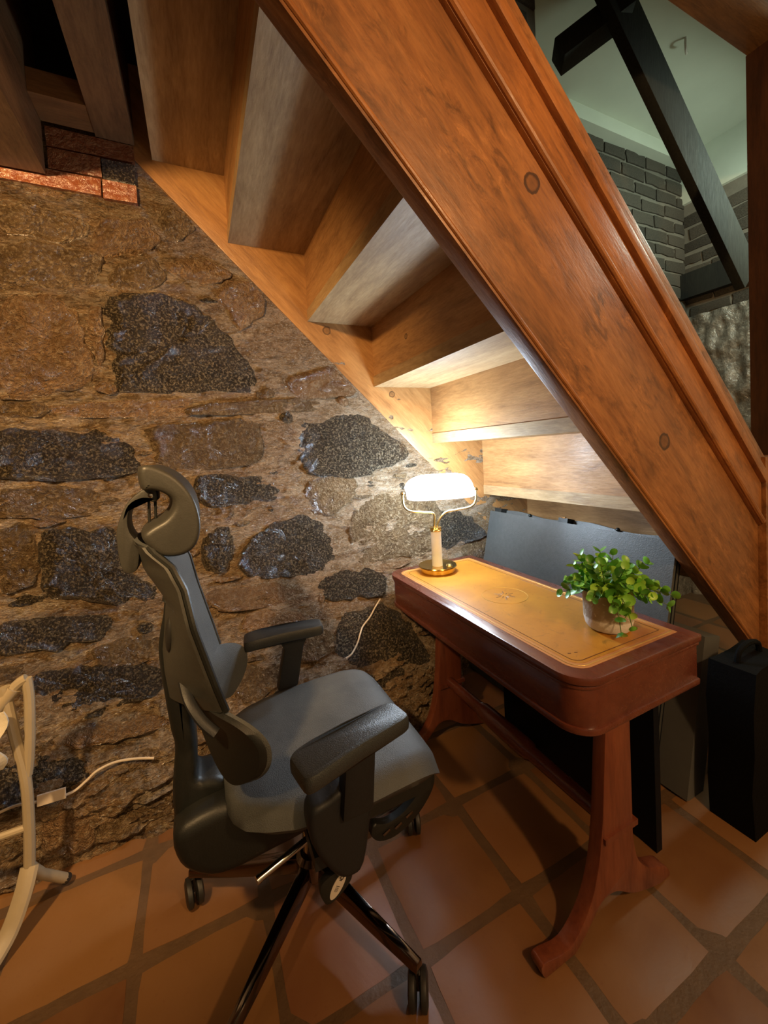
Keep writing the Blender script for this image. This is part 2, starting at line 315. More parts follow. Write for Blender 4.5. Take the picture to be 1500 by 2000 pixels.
def fabric():
    q = NT('grey_fabric'); v = q.voro(420); n = q.noise(9, 3)
    c = q.ramp(n, [(0.3, (0.052, 0.055, 0.054)), (0.7, (0.080, 0.084, 0.081))])
    return q.out(c, 0.62, q.bump(v.outputs['Distance'], 0.35, 0.002))
M['fabric'] = fabric()
M['armpad'] = plain('armrest_rubber', (0.030, 0.033, 0.034), 0.36, 0, 0.3, 420)
M['armpost'] = plain('armrest_post', (0.009, 0.010, 0.012), 0.5, 0, 0.1, 300)
M['chrome'] = plain('dark_chrome', (0.50, 0.47, 0.44), 0.10, 1.0)
M['polish'] = plain('polished_leg', (0.20, 0.16, 0.14), 0.10, 1.0)
M['rubber'] = plain('black_rubber', (0.016, 0.015, 0.014), 0.5)
M['white'] = plain('white_label', (0.62, 0.54, 0.46), 0.5)
M['ink'] = plain('label_ink', (0.05, 0.04, 0.04), 0.6)
M['brass'] = plain('brass', (0.62, 0.42, 0.13), 0.20, 1.0, 0.05, 200)
M['brass_pale'] = plain('pale_brass', (0.72, 0.62, 0.36), 0.24, 1.0)
M['marble'] = plain('cream_stone', (0.72, 0.69, 0.61), 0.4, 0, 0.08, 60)
def shade():
    q = NT('opal_glass'); f = q.noise(6, 4, 0.6, 1.5, q.map((1, 3, 6)))
    c = q.ramp(f, [(0.3, (0.90, 0.92, 0.93)), (0.75, (0.97, 0.98, 1.0))])
    q.t.links.new(c, q.p.inputs['Emission Color']); q.p.inputs['Emission Strength'].default_value = 5.0
    return q.out((0.85, 0.86, 0.88), 0.25)
M['shade'] = shade()
def pot():
    q = NT('concrete_pot'); n1 = q.noise(9, 4, 0.6); n2 = q.noise(90, 4, 0.7); sep = q.n.new('ShaderNodeSeparateXYZ'); q.t.links.new(q.co, sep.inputs[0])
    c = q.ramp(n1, [(0.3, (0.30, 0.235, 0.165)), (0.7, (0.44, 0.36, 0.26))])
    c = q.mix(q.ramp(n2, [(0.6, 0.0), (0.66, 0.7)]), c, (0.66, 0.62, 0.56))
    zz = q.math('ADD', sep.outputs['Z'], q.math('MULTIPLY', n2, 0.006))
    c = q.mix(q.ramp(zz, [(0.040, 1.0), (0.044, 0.0)]), c, (0.70, 0.67, 0.62))
    return q.out(c, 0.75, q.bump(n2, 0.5, 0.004))
M['pot'] = pot()
M['soil'] = plain('soil', (0.03, 0.02, 0.012), 0.9, 0, 0.6, 80)
def leaf():
    q = NT('leaf'); r = q.rnd(); c = q.ramp(r, [(0.0, (0.07, 0.24, 0.025)), (0.45, (0.14, 0.40, 0.045)), (0.8, (0.28, 0.56, 0.06)), (1.0, (0.45, 0.68, 0.10))])
    m = q.out(c, 0.38); q.p.inputs['Subsurface Weight'].default_value = 0.12; q.p.inputs['Subsurface Radius'].default_value = (0.002, 0.006, 0.001)
    return m
M['leaf'] = leaf()
M['stem'] = plain('stem', (0.09, 0.16, 0.03), 0.5)
M['greyboard'] = plain('grey_panel', (0.064, 0.066, 0.062), 0.5, 0.0, 0.25, 220, 0.1, 0.3)
M['edge'] = plain('dark_edge', (0.004, 0.006, 0.010), 0.4)
M['greybox'] = plain('grey_box', (0.10, 0.10, 0.095), 0.6)
M['blackcloth'] = plain('black_cloth', (0.002, 0.002, 0.002), 0.8, 0, 0.4, 120)
for k_ in ('blackcloth', 'edge'): M[k_].node_tree.nodes['Principled BSDF'].inputs['Specular IOR Level'].default_value = 0.12
def terracotta():
    q = NT('terracotta'); r = q.rnd(); n1 = q.noise(4.5, 5, 0.6, 0.6); n2 = q.noise(60, 4, 0.6)
    c = q.ramp(r, [(0.0, (0.125, 0.046, 0.014)), (0.3, (0.150, 0.060, 0.018)), (0.6, (0.185, 0.085, 0.031)), (0.85, (0.215, 0.100, 0.027)), (1.0, (0.19, 0.075, 0.032))])
    c = q.mix(q.ramp(n1, [(0.35, 0.0), (0.75, 0.6)]), c, (0.235, 0.115, 0.042))
    c = q.mix(q.ramp(n2, [(0.62, 0.0), (0.75, 0.35)]), c, (0.15, 0.05, 0.018))
    return q.out(c, q.ramp(n1, [(0.3, 0.42), (0.7, 0.58)]), q.bump(q.math('ADD', n1, q.math('MULTIPLY', n2, 0.15)), 0.18, 0.01), None, 0.05, 0.3)
M['tile'] = terracotta()
M['grout'] = plain('grout', (0.105, 0.058, 0.026), 0.6, 0, 0.5, 90, 0, 0.3)
M['cream'] = plain('cream_tube', (0.34, 0.28, 0.19), 0.5, 0, 0.05, 80)
M['cloth'] = plain('pale_cloth', (0.55, 0.50, 0.40), 0.8, 0, 0.3, 120)
M['cord'] = plain('white_cord', (0.55, 0.47, 0.37), 0.5)
M['plaster'] = plain('plaster', (0.62, 0.66, 0.56), 0.8, 0, 0.15, 20, 0, 0.08)
def bricks():
    q = NT('old_brick'); r = q.rnd(); n = q.noise(22, 5, 0.65)
    c = q.ramp(r, [(0.0, (0.022, 0.018, 0.014)), (0.4, (0.045, 0.037, 0.027)), (0.75, (0.080, 0.066, 0.050)), (1.0, (0.035, 0.03, 0.023))])
    c = q.mix(q.ramp(n, [(0.4, 0.0), (0.8, 0.6)]), c, (0.15, 0.13, 0.10))
    return q.out(c, 0.7, q.bump(n, 0.6, 0.01))
M['brick'] = bricks()
M['redbrick'] = stone_mat('red_brick', (0.17, 0.045, 0.018), (0.27, 0.080, 0.030), (0.34, 0.16, 0.08), 40, 0.5)
M['joint'] = plain('grey_joint', (0.17, 0.155, 0.125), 0.8, 0, 0.6, 40, 0, 0.3)
M['greystone'] = stone_mat('grey_stone', (0.13, 0.12, 0.10), (0.27, 0.255, 0.22), (0.40, 0.38, 0.33), 30, 0.6)
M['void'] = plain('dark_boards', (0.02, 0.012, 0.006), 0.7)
# ================================================================ setting: floor
def floor_base():
    return obj('floor', box(-1.7, 3.65, -2.0, 2.1, -0.12, -0.007), M['grout'], smooth=0, kind='structure')
FLOOR = floor_base()
P_ = 0.3347
def tile_bm(seed):
    rn = random.Random(seed); h = 0.153
    def f(u, v):
        x = (u*2-1); y = (v*2-1); e = max(abs(x), abs(y))
        k = 1-0.03*(abs(x)*abs(y))**3
        z = -0.0005-0.006*max(0, (e-0.86)/0.14)**2+0.0016*noise.noise(Vector((x*1.3+seed, y*1.3, 0)))
        return Vector((x*h*k+0.003*noise.noise(Vector((y*2, seed, 1)))*abs(x), y*h*k+0.003*noise.noise(Vector((x*2, seed, 5)))*abs(y), z))
    b = grid(f, 8, 8)
    bd = [e for e in b.edges if len(e.link_faces) == 1]
    r = bmesh.ops.extrude_edge_only(b, edges=bd)
    for v in [g for g in r['geom'] if isinstance(g, bmesh.types.BMVert)]: v.co.z = -0.012
    return b
protos = []
for i in range(-8, 9):
    for j in range(-3, 10):
        cx, cy = 0.7588+P_*(i+0.5)+random.uniform(-.003, .003), 1.1916-P_*(j-1+0.5)+random.uniform(-.003, .003)
        if cx > 3.4 or cy > 1.80 or cy < -1.85 or cx < -1.56: continue
        if len(protos) < 4:
            o = obj('tile', tile_bm(len(protos)), M['tile'], FLOOR, smooth=50); protos.append(o)
        else:
            o = dup(random.choice(protos), FLOOR)
        o.location = (cx, cy, 0); o.rotation_euler = (random.uniform(-.004, .004), random.uniform(-.004, .004), random.choice((0, 1, 2, 3))*math.pi/2+random.uniform(-.012, .012))
# ================================================================ setting: stone wall
def wy(z, x=0.0):
    k = sstep(x, 1.05, 1.35)
    return lerp(z, [0, .25, .45, .75, 3], [1.60+.31*k, 1.66+.26*k, 1.79+.14*k, 1.93, 1.943])
def wall_y(x, z):
    """face of the mortar at (x, z)"""
    p = Vector((x*1.2, z*3.0, 0.3))
    n = noise.fractal(p*2.2, 1.0, 2.1, 5)
    rg = 1-abs(noise.noise(Vector((x*4.2+.6*n, z*17+1.2*n, 3.1))))*2
    n2 = noise.fractal(Vector((x*15, z*34, 7.7)), 0.8, 2.2, 4)
    k = 0.6+0.4*sstep(1.9-z-x*0.5, 0, 0.6)
    low = 1+0.9*sstep(0.6-z, 0, 0.4)
    flat = 1-.6*sstep(x+z, 1.95, 2.35)
    vein = max(0, 1-abs(noise.noise(Vector((x*3.1+.9*n, z*6.5, 12.2))))*5)
    return wy(z, x)-(0.013*n+0.009*rg*abs(rg)+0.0095*n2+0.008*vein)*low*k*flat
def wall_mesh():
    x0, x1, z0, z1 = -1.72, 2.3, -0.05, 2.68
    nx, nz = 700, 480
    return grid(lambda u, v: Vector((x0+(x1-x0)*u, wall_y(x0+(x1-x0)*u, z0+(z1-z0)*v), z0+(z1-z0)*v)), nx, nz)
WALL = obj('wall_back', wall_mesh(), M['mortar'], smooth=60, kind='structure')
def stone(poly, mat, h, sd, nseg=7):
    P = catmull([(p[0], p[1], 0) for p in poly], nseg)
    c = sum(P, Vector())/len(P)
    if c.x+c.y > 2.33: return None
    size = max((p-c).length for p in P)
    P = [p+(p-c).normalized()*(min(.022, size*.16)*noise.fractal(Vector((p.x*16, p.y*22, sd)), .7, 2.2, 4)) for p in P]
    rings = [1.03, 1.0, 0.94, 0.85, 0.72, 0.56, 0.38, 0.2]
    b = B(); R = []
    tx, tz = random.uniform(-.06, .06), random.uniform(-.10, .10)
    for r in rings:
        ring = []
        for p in P:
            q = c+(p-c)*r
            jit = 0.005*noise.noise(Vector((q.x*22, q.y*22, sd)))
            x, z = q.x+jit, q.y+jit
            ov = max(0, x+z-2.375)*.5; x -= ov; z -= ov
            prof = max(0, 1-(r/1.03)**5)**0.6
            hh = -0.016 if r > 1.01 else h*prof
            hh += (0.014*noise.fractal(Vector((x*11, z*13, sd)), 1, 2, 4)+0.0045*noise.noise(Vector((x*70, z*70, sd))))*(.35+.65*prof)*(r < 1.01)
            hh += ((x-c.x)*tx+(z-c.y)*tz)*(r < 1.01)
            ring.append(b.verts.new((x, wy(z, x)-0.002-hh, z)))
        R.append(ring)
    n = len(P)
    for a, d in zip(R, R[1:]):
        for k in range(n): b.faces.new((a[k], a[(k+1) % n], d[(k+1) % n], d[k]))
    ctr = b.verts.new((c.x, wy(c.y, c.x)-0.002-h, c.y))
    for k in range(n): b.faces.new((R[-1][k], R[-1][(k+1) % n], ctr))
    return obj('stone', b, mat, WALL, smooth=70)
for i, p in enumerate(DST): stone(p, M['granite'], random.uniform(.020, .032), i*3.7)
for i, p in enumerate(MST): stone(p, M['schist'] if i % 3 else M['brownstone'], random.uniform(.014, .024), 50+i*2.3)
def inside(x, z, poly, pad=.012):
    for (a, c) in poly:
        if math.hypot(x-a, z-c) < pad: return True
    r = False; j = len(poly)-1
    for i in range(len(poly)):
        (xi, zi), (xj, zj) = poly[i], poly[j]
        if (zi > z) != (zj > z) and x < (xj-xi)*(z-zi)/(zj-zi)+xi: r = not r
        j = i
    return r
rs = random.Random(5); extra = []
for t in range(9000):                      # rubble fillers in the gaps between the big stones
    if len(extra) > 220: break
    x, z = rs.uniform(-1.65, 1.6), rs.uniform(.03, 2.38)
    if x+z > 2.33: continue
    a, hgt = rs.uniform(.018, .080), rs.uniform(.007, .026)
    pl = [(x+a*(1+rs.uniform(-.2, .2))*math.cos(2*math.pi*k/7), z+hgt*(1+rs.uniform(-.35, .35))*math.sin(2*math.pi*k/7)) for k in range(7)]
    if any(inside(px, pz, q) for q in DST+MST for px, pz in pl+[(x, z)]): continue
    if any(abs(x-e[0]) < a+e[2] and abs(z-e[1]) < hgt+e[3]+.006 for e in extra): continue
    extra.append((x, z, a, hgt)); stone(pl, M[rs.choice(('granite', 'schist', 'schist', 'brownstone'))], rs.uniform(.008, .016), 200+t*.7, 4)
# brick courses at the head of the wall, under the joists
def wbrick(x0, x1, z0, z1, mat, nm='brick'):
    b = box(x0, x1, 1.920, 1.97, z0, z1, 0.008, 2)
    for v in b.verts: v.co += Vector((noise.noise(v.co*30), noise.noise(v.co*30+Vector((5, 0, 0))), noise.noise(v.co*30+Vector((0, 9, 0)))))*0.005
    obj(nm, b, mat, WALL)
wbrick(-.438, -.150, 2.526, 2.596, M['redbrick']); wbrick(-.438, -.268, 2.444, 2.520, M['redbrick'])
wbrick(-.264, -.152, 2.444, 2.518, M['granite'], 'stone'); wbrick(-.62, -.274, 2.372, 2.436, M['redbrick'])
wbrick(-.268, -.150, 2.366, 2.437, M['redbrick']); wbrick(-.93, -.64, 2.37, 2.42, M['redbrick'])
# ================================================================ setting: room shell
obj('wall_left', box(-1.85, -1.7, -2.0, 2.1, -.12, 3.0), M['mortar'], smooth=0, kind='structure')
obj('wall_front', box(-1.85, 3.8, -2.15, -2.0, -.12, 3.6), M['plaster'], smooth=0, kind='structure')
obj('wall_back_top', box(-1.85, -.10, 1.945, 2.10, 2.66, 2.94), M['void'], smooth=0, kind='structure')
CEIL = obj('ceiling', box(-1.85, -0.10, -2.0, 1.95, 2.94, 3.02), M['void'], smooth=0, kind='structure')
obj('ceiling_board', box(-0.10, 3.8, -2.0, 0.575, 3.05, 3.10), M['beamx'], CEIL, smooth=0)
obj('joist', box(-.275, -.145, -2.0, 1.915, 2.595, 2.935, .006), M['beam'], CEIL)
obj('joist', box(-.79, -.442, -2.0, 1.905, 2.408, 2.935, .012), M['beam'], CEIL)
obj('joist', box(-1.35, -1.20, -2.0, 1.91, 2.55, 2.935, .006), M['beam'], CEIL)
obj('trim_1', box(-.441, -.273, 1.77, 1.90, 2.598, 2.68, .006), M['beamx'], CEIL, kind='structure')
obj('trim_2', box(-.441, -.273, 1.16, 1.31, 2.61, 2.81, .006), M['beamx'], CEIL, kind='structure')
obj('landing_beam', box(1.06, 3.6, .58, .936, 2.93, 3.10, .008), M['beamx'], CEIL)
# stairwell: brick walls, pale ceiling, black timbers
def brick_wall(name, axis, pos, a0, a1, z0, z1, bl, bh, sd, depth=0.09):
    if axis == 'y': W = box(a0, a1, pos, pos+0.14, z0-.0, z1)
    else: W = box(pos, pos+0.14, a0, a1, z0, z1)
    W = obj(name, W, M['joint'], smooth=0, kind='structure')
    rn = random.Random(sd); pr = []; z = z0+.01; row = 0
    while z+bh < z1:
        a = a0+(0 if row % 2 else -bl*.5)
        while a < a1-.03:
            b0, b1 = max(a, a0+.004), min(a+bl*rn.uniform(.8, 1.02), a1-.004)
            if b1-b0 > .05:
                l = b1-b0
                if len(pr) < 5 and l > bl*.7:
                    bb = box(-.5, .5, -.010, .03, -.5, .5)
                    bmesh.ops.subdivide_edges(bb, edges=bb.edges, cuts=2, use_grid_fill=True)
                    for v in bb.verts:
                        s = len(pr)*3.1; v.co.y += -.005*(1-max(abs(v.co.x), abs(v.co.z))*2)**.5*(v.co.y < 0) if max(abs(v.co.x), abs(v.co.z)) < .5 else 0
                        v.co.x += .06*noise.noise(v.co*3+Vector((s, 0, 0))); v.co.z += .16*noise.noise(v.co*3+Vector((0, s, 0)))
                    o = obj('brick', bb, M['brick'], W, smooth=60); pr.append(o)
                else: o = dup(rn.choice(pr), W) if pr else None
                if o:
                    m_ = (b0+b1)/2; dz = rn.uniform(-.006, .006)
                    if axis == 'y': o.location = (m_, pos, z+bh/2+dz); o.rotation_euler = (0, 0, 0)
                    else: o.location = (pos, m_, z+bh/2+dz); o.rotation_euler = (0, 0, -math.pi/2)
                    o.scale = (l, 1, bh*rn.uniform(.72, .95))
            a = b1+.018
        z += bh+.006; row += 1
    return W
UW = brick_wall('wall_upper', 'y', 1.90, 2.25, 3.63, 2.15, 3.42, .26, .095, 3)
RW = brick_wall('wall_right', 'x', 3.63, 1.20, 1.90, 2.20, 3.10, .26, .095, 5)
obj('wall_stairwell', box(0.0, 3.77, 1.90, 2.04, -.12, 3.45), M['joint'], smooth=0, kind='structure') if False else None
obj('wall_low', box(2.55, 3.77, 1.88, 2.04, -.12, 2.15), M['greystone'], smooth=0, kind='structure')
obj('wall_far', box(3.63, 3.77, -2.0, 1.20, -.12, 3.45), M['plaster'], smooth=0, kind='structure')
def rough_face():
    f = lambda u, v: Vector((3.63-.03-.03*noise.fractal(Vector((u*9, v*14, 2)), 1, 2, 4), 1.2+.7*u, -.1+2.32*v))
    return grid(f, 50, 110)
obj('wall_far_stone', rough_face(), M['greystone'], smooth=60, kind='structure')
obj('wall_far_band', box(3.60, 3.77, 1.20, 1.90, 3.10, 3.45), M['plaster'], smooth=0, kind='structure')
obj('wall_upper_left', box(-.05, 2.25, 1.975, 2.10, 2.66, 3.45), M['joint'], smooth=0, kind='structure')
obj('ceiling_stairwell', box(-.1, 3.77, .55, 2.04, 3.45, 3.52), M['plaster'], smooth=0, kind='structure')
obj('trim_3', box(2.25, 3.60, 1.82, 1.90, 3.36, 3.45, .01), M['plaster'], kind='structure')
obj('trim_4', box(3.55, 3.60, 1.20, 1.90, 2.36, 2.55, .006), M['timber'], kind='structure')
brick_wall('wall_pier', 'y', 1.42, 1.05, 1.565, 2.85, 3.45, .24, .10, 9)
# diagonal black timber and its short branch, above the stair
def bar(p0, p1, w, d, side, r=.006):
    """square timber between two points; side = its wide direction"""
    a, b_ = Vector(p0), Vector(p1); t = (b_-a).normalized(); s = (Vector(side)-t*Vector(side).dot(t)).normalized(); n = t.cross(s)
    b = B(); vs = []
    for e in (a, b_):
        for (i, j) in ((-1, -1), (1, -1), (1, 1), (-1, 1)): vs.append(b.verts.new(e+s*i*w/2+n*j*d/2))
    for f in ((0,3,2,1),(4,5,6,7),(0,1,5,4),(1,2,6,5),(2,3,7,6),(3,0,4,7)): b.faces.new([vs[i] for i in f])
    bmesh.ops.recalc_face_normals(b, faces=b.faces)
    return bevel(b, r) if r else b
T = thing('timber_brace', 'long black diagonal timber brace with a short branch above the stairs', 'beam', (2.0, 1.25, 3.2))
obj('brace', bar((1.80, 1.25, 3.42), (3.02, 1.25, 2.20), .215, .05, (1, 0, 1)), M['timber'], T)
obj('branch', bar((1.73, 1.44, 3.17), (1.96, 1.24, 3.31), .10, .12, (0, 0, 1)), M['timber'], T)
obj('joint_band', bar((2.63, 1.18, 2.645), (2.74, 1.18, 2.535), .01, .02, (0, 1, 0), 0), M['joint'], T) if False else None
hk = tube(catmull([(2.56, 1.31, 3.452), (2.56, 1.31, 3.40), (2.585, 1.32, 3.385), (2.60, 1.325, 3.40)], 5, False), .006, 8)
obj('ceiling_hook', hk, M['marble'], label='small pale hook hanging from the plaster ceiling of the stairwell', cat='hook')
# ================================================================ staircase
S0 = (1.97, 0.83, 0.0)
ST = thing('staircase', 'open-backed pine staircase seen from below, rising left over the desk', 'staircase', S0)
def band(lo, hi, y0, y1, xa, xb, r):
    # parallelogram between z+x=lo and z+x=hi, cut plumb at xa and xb
    return prism([(xa, lo-xa), (xb, lo-xb), (xb, hi-xb), (xa, hi-xa)], 'y', y0, y1, r)
XA, XB = -.09, 2.018
obj('outer_stringer', band(2.399, 2.935, .809, .864, XA, XB, .006), M['stringer'], ST)
obj('bead', tube([(XA, .8095, 2.421-XA), (XB-.002, .8095, 2.421-XB)], .0075, 10), M['mould'], ST)
obj('moulding', band(2.931, 3.105, .795, .868, XA, XB-.001, .010), M['mould'], ST)
obj('moulding', tube([(XA, .795, 2.952-XA), (XB-.002, .795, 2.952-XB)], .011, 10), M['mould'], ST)
obj('moulding', band(3.103, 3.156, .778, .872, XA, XB-.002, .008), M['mould'], ST)
obj('stringer_cap', band(3.154, 3.247, .799, .884, XA, XB+.04, .010), M['stringer'], ST)
obj('wall_stringer', prism([(-.16, 2.557), (1.93, .467), (2.28, .117), (2.28, .70), (.02, 2.93), (-.16, 2.93)], 'y', 1.930, 1.972, .004), M['wstring'], ST)
SX = [-.426, -.086, .188, .529, .863, 1.207, 1.553, 1.893, 2.236]
SZ = [2.88, 2.563, 2.271, 1.953, 1.640, 1.329, 1.005, .676, .354]
for k in range(len(SX)-1):
    x, z = SX[k], SZ[k]; xn = SX[k+1]
    x0 = x if k else x+.32
    obj('tread', box(x0, xn+.030, .864, 1.931, z, z+.054, .004), M['tread'], ST)
    if k: obj('riser', box(x+.004, x+.026, .864, 1.931, z+.052, SZ[k-1]+.002, .002), M['riser'], ST)
NP = obj('newel_post', box(2.020, 2.20, .785, .862, .0, 1.19, .008), M['stringer'], ST)
obj('newel_base', box(2.008, 2.21, .772, .868, 0, .16, .010), M['stringer'], NP)
obj('stair_post', box(2.29, 2.43, .80, .94, .0, 2.93, .010), M['post'], ST)
# ================================================================ desk
DX0, DX1, DY0, DY1, DZ = .808, 1.328, .668, 1.788, .700
DESK = thing('writing_desk', 'mahogany trestle writing desk with a tan leather top under the stairs', 'desk', (1.07, 1.23, 0))
def rr(x0, x1, y0, y1, r, n=10):
    """outline with the two front corners (x0) rounded"""
    p = [(x1, y0), (x1, y1)]
    for k in range(n+1):
        a = math.pi/2+math.pi/2*k/n; p.append((x0+r+r*math.cos(a), y1-r+r*math.sin(a)))
    for k in range(n+1):
        a = math.pi+math.pi/2*k/n; p.append((x0+r+r*math.cos(a), y0+r+r*math.sin(a)))
    return p
def top_part(name, z0, z1, d, r, mat, bv, **k):
    return obj(name, prism(rr(DX0+d, DX1-d, DY0+d, DY1-d, r-d), 'z', z0, z1, bv), mat, DESK, smooth=40, **k)
RC = .085
top_part('desktop', .676, .6985, 0, RC, M['mahog_y'], .006)
top_part('frieze', .560, .678, .010, RC, M['mahog_y'], .002)
top_part('frieze_bead', .664, .673, .006, RC, M['mahog_y'], .002)
top_part('base_moulding', .543, .562, .004, RC, M['mahog_y'], .005)
def inset(name, d0, z0, z1, mat, cr=.045):
    x0, x1, y0, y1 = DX0+d0, DX1-d0, DY0+d0, DY1-d0
    return obj(name, prism(rr(x0, x1, y0, y1, cr), 'z', z0, z1, 0), mat, DESK, smooth=0)
inset('leather_border', .044, .6960, .6990, M['border'], .05)
LI = inset('leather_inset', .066, .6965, .6994, M['leather'], .036)
def outline_tube(d, r, z, mat, name, cr):
    p = rr(DX0+d, DX1-d, DY0+d, DY1-d, cr)
    pts = [(x, y, z) for x, y in p]; pts.append(pts[0])
    return obj(name, tube(pts, r, 6, cap=False), mat, DESK)
outline_tube(.055, .0020, .6984, M['gilt'], 'gilt_line', .042)
outline_tube(.078, .0011, .6994, M['dark_tool'], 'tooled_line', .026)
# tooled oval and rosette
oc = (1.063, 1.222)
pts = [(oc[0]+.088*math.cos(a), oc[1]+.088*math.sin(a), .6995) for a in [2*math.pi*k/40 for k in range(41)]]
obj('tooled_oval', tube(pts, .0010, 5, cap=False), M['gilt'], LI)
for k in range(12):
    a = 2*math.pi*k/12; r0, r1 = (.012, .026) if k % 2 else (.020, .042)
    b = tube([(oc[0]+r0*math.cos(a), oc[1]+r0*math.sin(a), .6994), (oc[0]+r1*math.cos(a), oc[1]+r1*math.sin(a), .6994)], .0024, 6, flat=.4)
    obj('rosette_petal', b, M['dark_tool'], LI)
for (x, y) in ((.905, .79), (.925, .785)):
    obj('ink_blot', tube([(x, y, .6994), (x+.008, y-.004, .6994)], .0022, 6, flat=.3), M['dark_tool'], LI)
# trestle ends
def trestle(y0, y1):
    poly = [(x, max(z, 0.0)) for x, z in plank]
    poly[5] = (poly[5][0], .040); poly[6] = (poly[6][0]-.004, .0); poly[7] = (poly[7][0], .0)
    poly[0] = (poly[0][0], .550); poly[-1] = (poly[-1][0], .550)
    C = [poly[0]]+[tuple(v)[:2] for v in catmull([(a, b, 0) for a, b in poly[1:-1]], 4, False)]+[poly[-1]]
    C = [(a, max(b, 0)) for a, b in C]
    out = []
    for q in C:
        if not out or (Vector(q)-Vector(out[-1])).length > .003: out.append(q)
    t = obj('trestle_end', prism(out, 'y', y0, y1, .004), M['mahog_z'], DESK, smooth=40)
    yb = y0-.007
    obj('trestle_moulding', box(.890, 1.022, yb, y1+.004, .236, .252, .005), M['mahog_z'], t)
    return t
trestle(.685, .722); trestle(1.470, 1.507)
st = [(.716, .020), (.80, .022), (.98, .024), (1.0, .032), (1.12, .034), (1.24, .032), (1.26, .024), (1.40, .022), (1.475, .020)]
b = tube([(.945, y, .255) for y, r in st], [r for y, r in st], 8)
obj('stretcher', b, M['mahog_y'], DESK, smooth=50)
# ================================================================ banker's lamp
LX, LY = 1.020, 1.643
LAMP = thing('banker_lamp', 'brass banker lamp with a glowing white shade at the wall end of the desk', 'lamp', (LX, LY, .7000))
obj('base', lathe([(0, .7000), (.080, .7000), (.083, .703), (.083, .722), (.088, .725), (.093, .729), (.091, .733), (.060, .727), (.03, .7275), (0, .728)], (LX, LY), 40), M['brass'], LAMP)
kb = lathe([(0, .727), (.012, .727), (.015, .733), (.012, .741), (0, .744)], (LX+.035, LY-.050), 14); obj('switch_knob', kb, M['brass_pale'], LAMP)
obj('column', lathe([(0, .727), (.0255, .727), (.0255, .902), (0, .902)], (LX, LY), 28), M['marble'], LAMP)
obj('collar', lathe([(0, .898), (.0275, .898), (.029, .902), (.026, .906), (.029, .911), (.027, .917), (0, .919)], (LX, LY), 28), M['brass'], LAMP)
ax = Vector((.94, -.34, 0)).normalized(); ay = Vector((-ax.y, ax.x, 0))
SC = Vector((1.043, 1.628, 1.078))
def yoke(sg):
    L = Vector((LX, LY, 0)); o = SC-L; o.z = 0
    q = [(sg*.008, .915), (sg*.010, .945), (sg*.030, .985), (sg*.085, .995), (sg*.150, 1.005), (sg*.178, 1.035), (sg*.180, 1.090)]
    pts = [Vector((LX, LY, 0))+ax*a+Vector((0, 0, z))+o*min(1, max(0, (z-.93)/.07)) for a, z in q]
    return tube(catmull(pts, 6, False), .0055, 10)
for sg in (-1, 1):
    obj('yoke_arm', yoke(sg), M['brass_pale'], LAMP)
    p = SC+ax*sg*.180
    k = lathe([(0, -.006), (.009, -.006), (.012, 0), (.009, .007), (0, .008)], (0, 0), 12)
    bmesh.ops.transform(k, matrix=Matrix.Translation(p+Vector((0, 0, .012))), verts=k.verts); obj('yoke_knob', k, M['brass_pale'], LAMP)
def shade_pt(u, v, off=0.0):
    s = u*2-1; e = (1-abs(s)**4.5)**.5 if abs(s) < 1 else 0.0
    e = max(e, .16); a = math.pi*v
    hw = (.070-off)*(.60+.40*e); hz = (.088-off)*e
    tilt = .50
    y_, z_ = hw*math.cos(a), hz*abs(math.sin(a))**.8
    y2, z2 = y_*math.cos(tilt)-z_*math.sin(tilt), y_*math.sin(tilt)+z_*math.cos(tilt)
    return SC+ax*(s*(.166-off))+ay*y2+Vector((0, 0, z2+.012))
obj('lamp_shade', thick_grid(lambda u, v: shade_pt(u, v), lambda u, v: shade_pt(u, v, .004), 33, 21), M['shade'], LAMP, smooth=60, label='glowing white glass shade')
bl = lathe([(0, -.05), (.010, -.048), (.013, -.03), (.013, .03), (.010, .048), (0, .05)], (0, 0), 14)
bmesh.ops.transform(bl, matrix=Matrix.Translation(SC+Vector((0, 0, .045))) @ ax.to_track_quat('Z', 'Y').to_matrix().to_4x4(), verts=bl.verts)
obj('bulb', bl, M['shade'], LAMP)
LB = lamp('desk_lamp_bulb', SC+Vector((0, 0, -.012)), 12.0, (.66, .83, 1.0), .03)
LB2 = lamp('desk_lamp_glow', SC+Vector((0, 0, .15)), 22.0, (.66, .83, 1.0), .05)
# ================================================================ potted plant
PX_, PY_ = 1.145, .838
PLANT = thing('potted_plant', 'bushy small-leaved green plant in a speckled concrete pot on the desk', 'plant', (PX_, PY_, .6996))
obj('pot', lathe([(0, .7000), (.050, .7000), (.060, .703), (.066, .712), (.071, .735), (.0725, .823), (.0715, .828), (.066, .828), (.064, .81), (0, .81)], (PX_, PY_), 40), M['pot'], PLANT)
obj('soil', lathe([(0, .815), (.064, .809)], (PX_, PY_), 20), M['soil'], PLANT)
def leaf_bm(r, cup):
    b = B(); c0 = b.verts.new((r*.9, 0, -cup*r*.6)); ring = []
    base = b.verts.new((0, 0, 0))
    for k in range(1, 12):
        a = math.pi-2*math.pi*k/12
        ring.append(b.verts.new((r*.95+r*math.cos(a)*.95, r*.88*math.sin(a), cup*r*.25*abs(math.sin(a)))))
    lo = [base]+ring
    for k in range(12): b.faces.new((lo[k], lo[(k+1) % 12], c0))
    return b
lproto = []
rl = random.Random(11)
LEAVES = []
stems = []
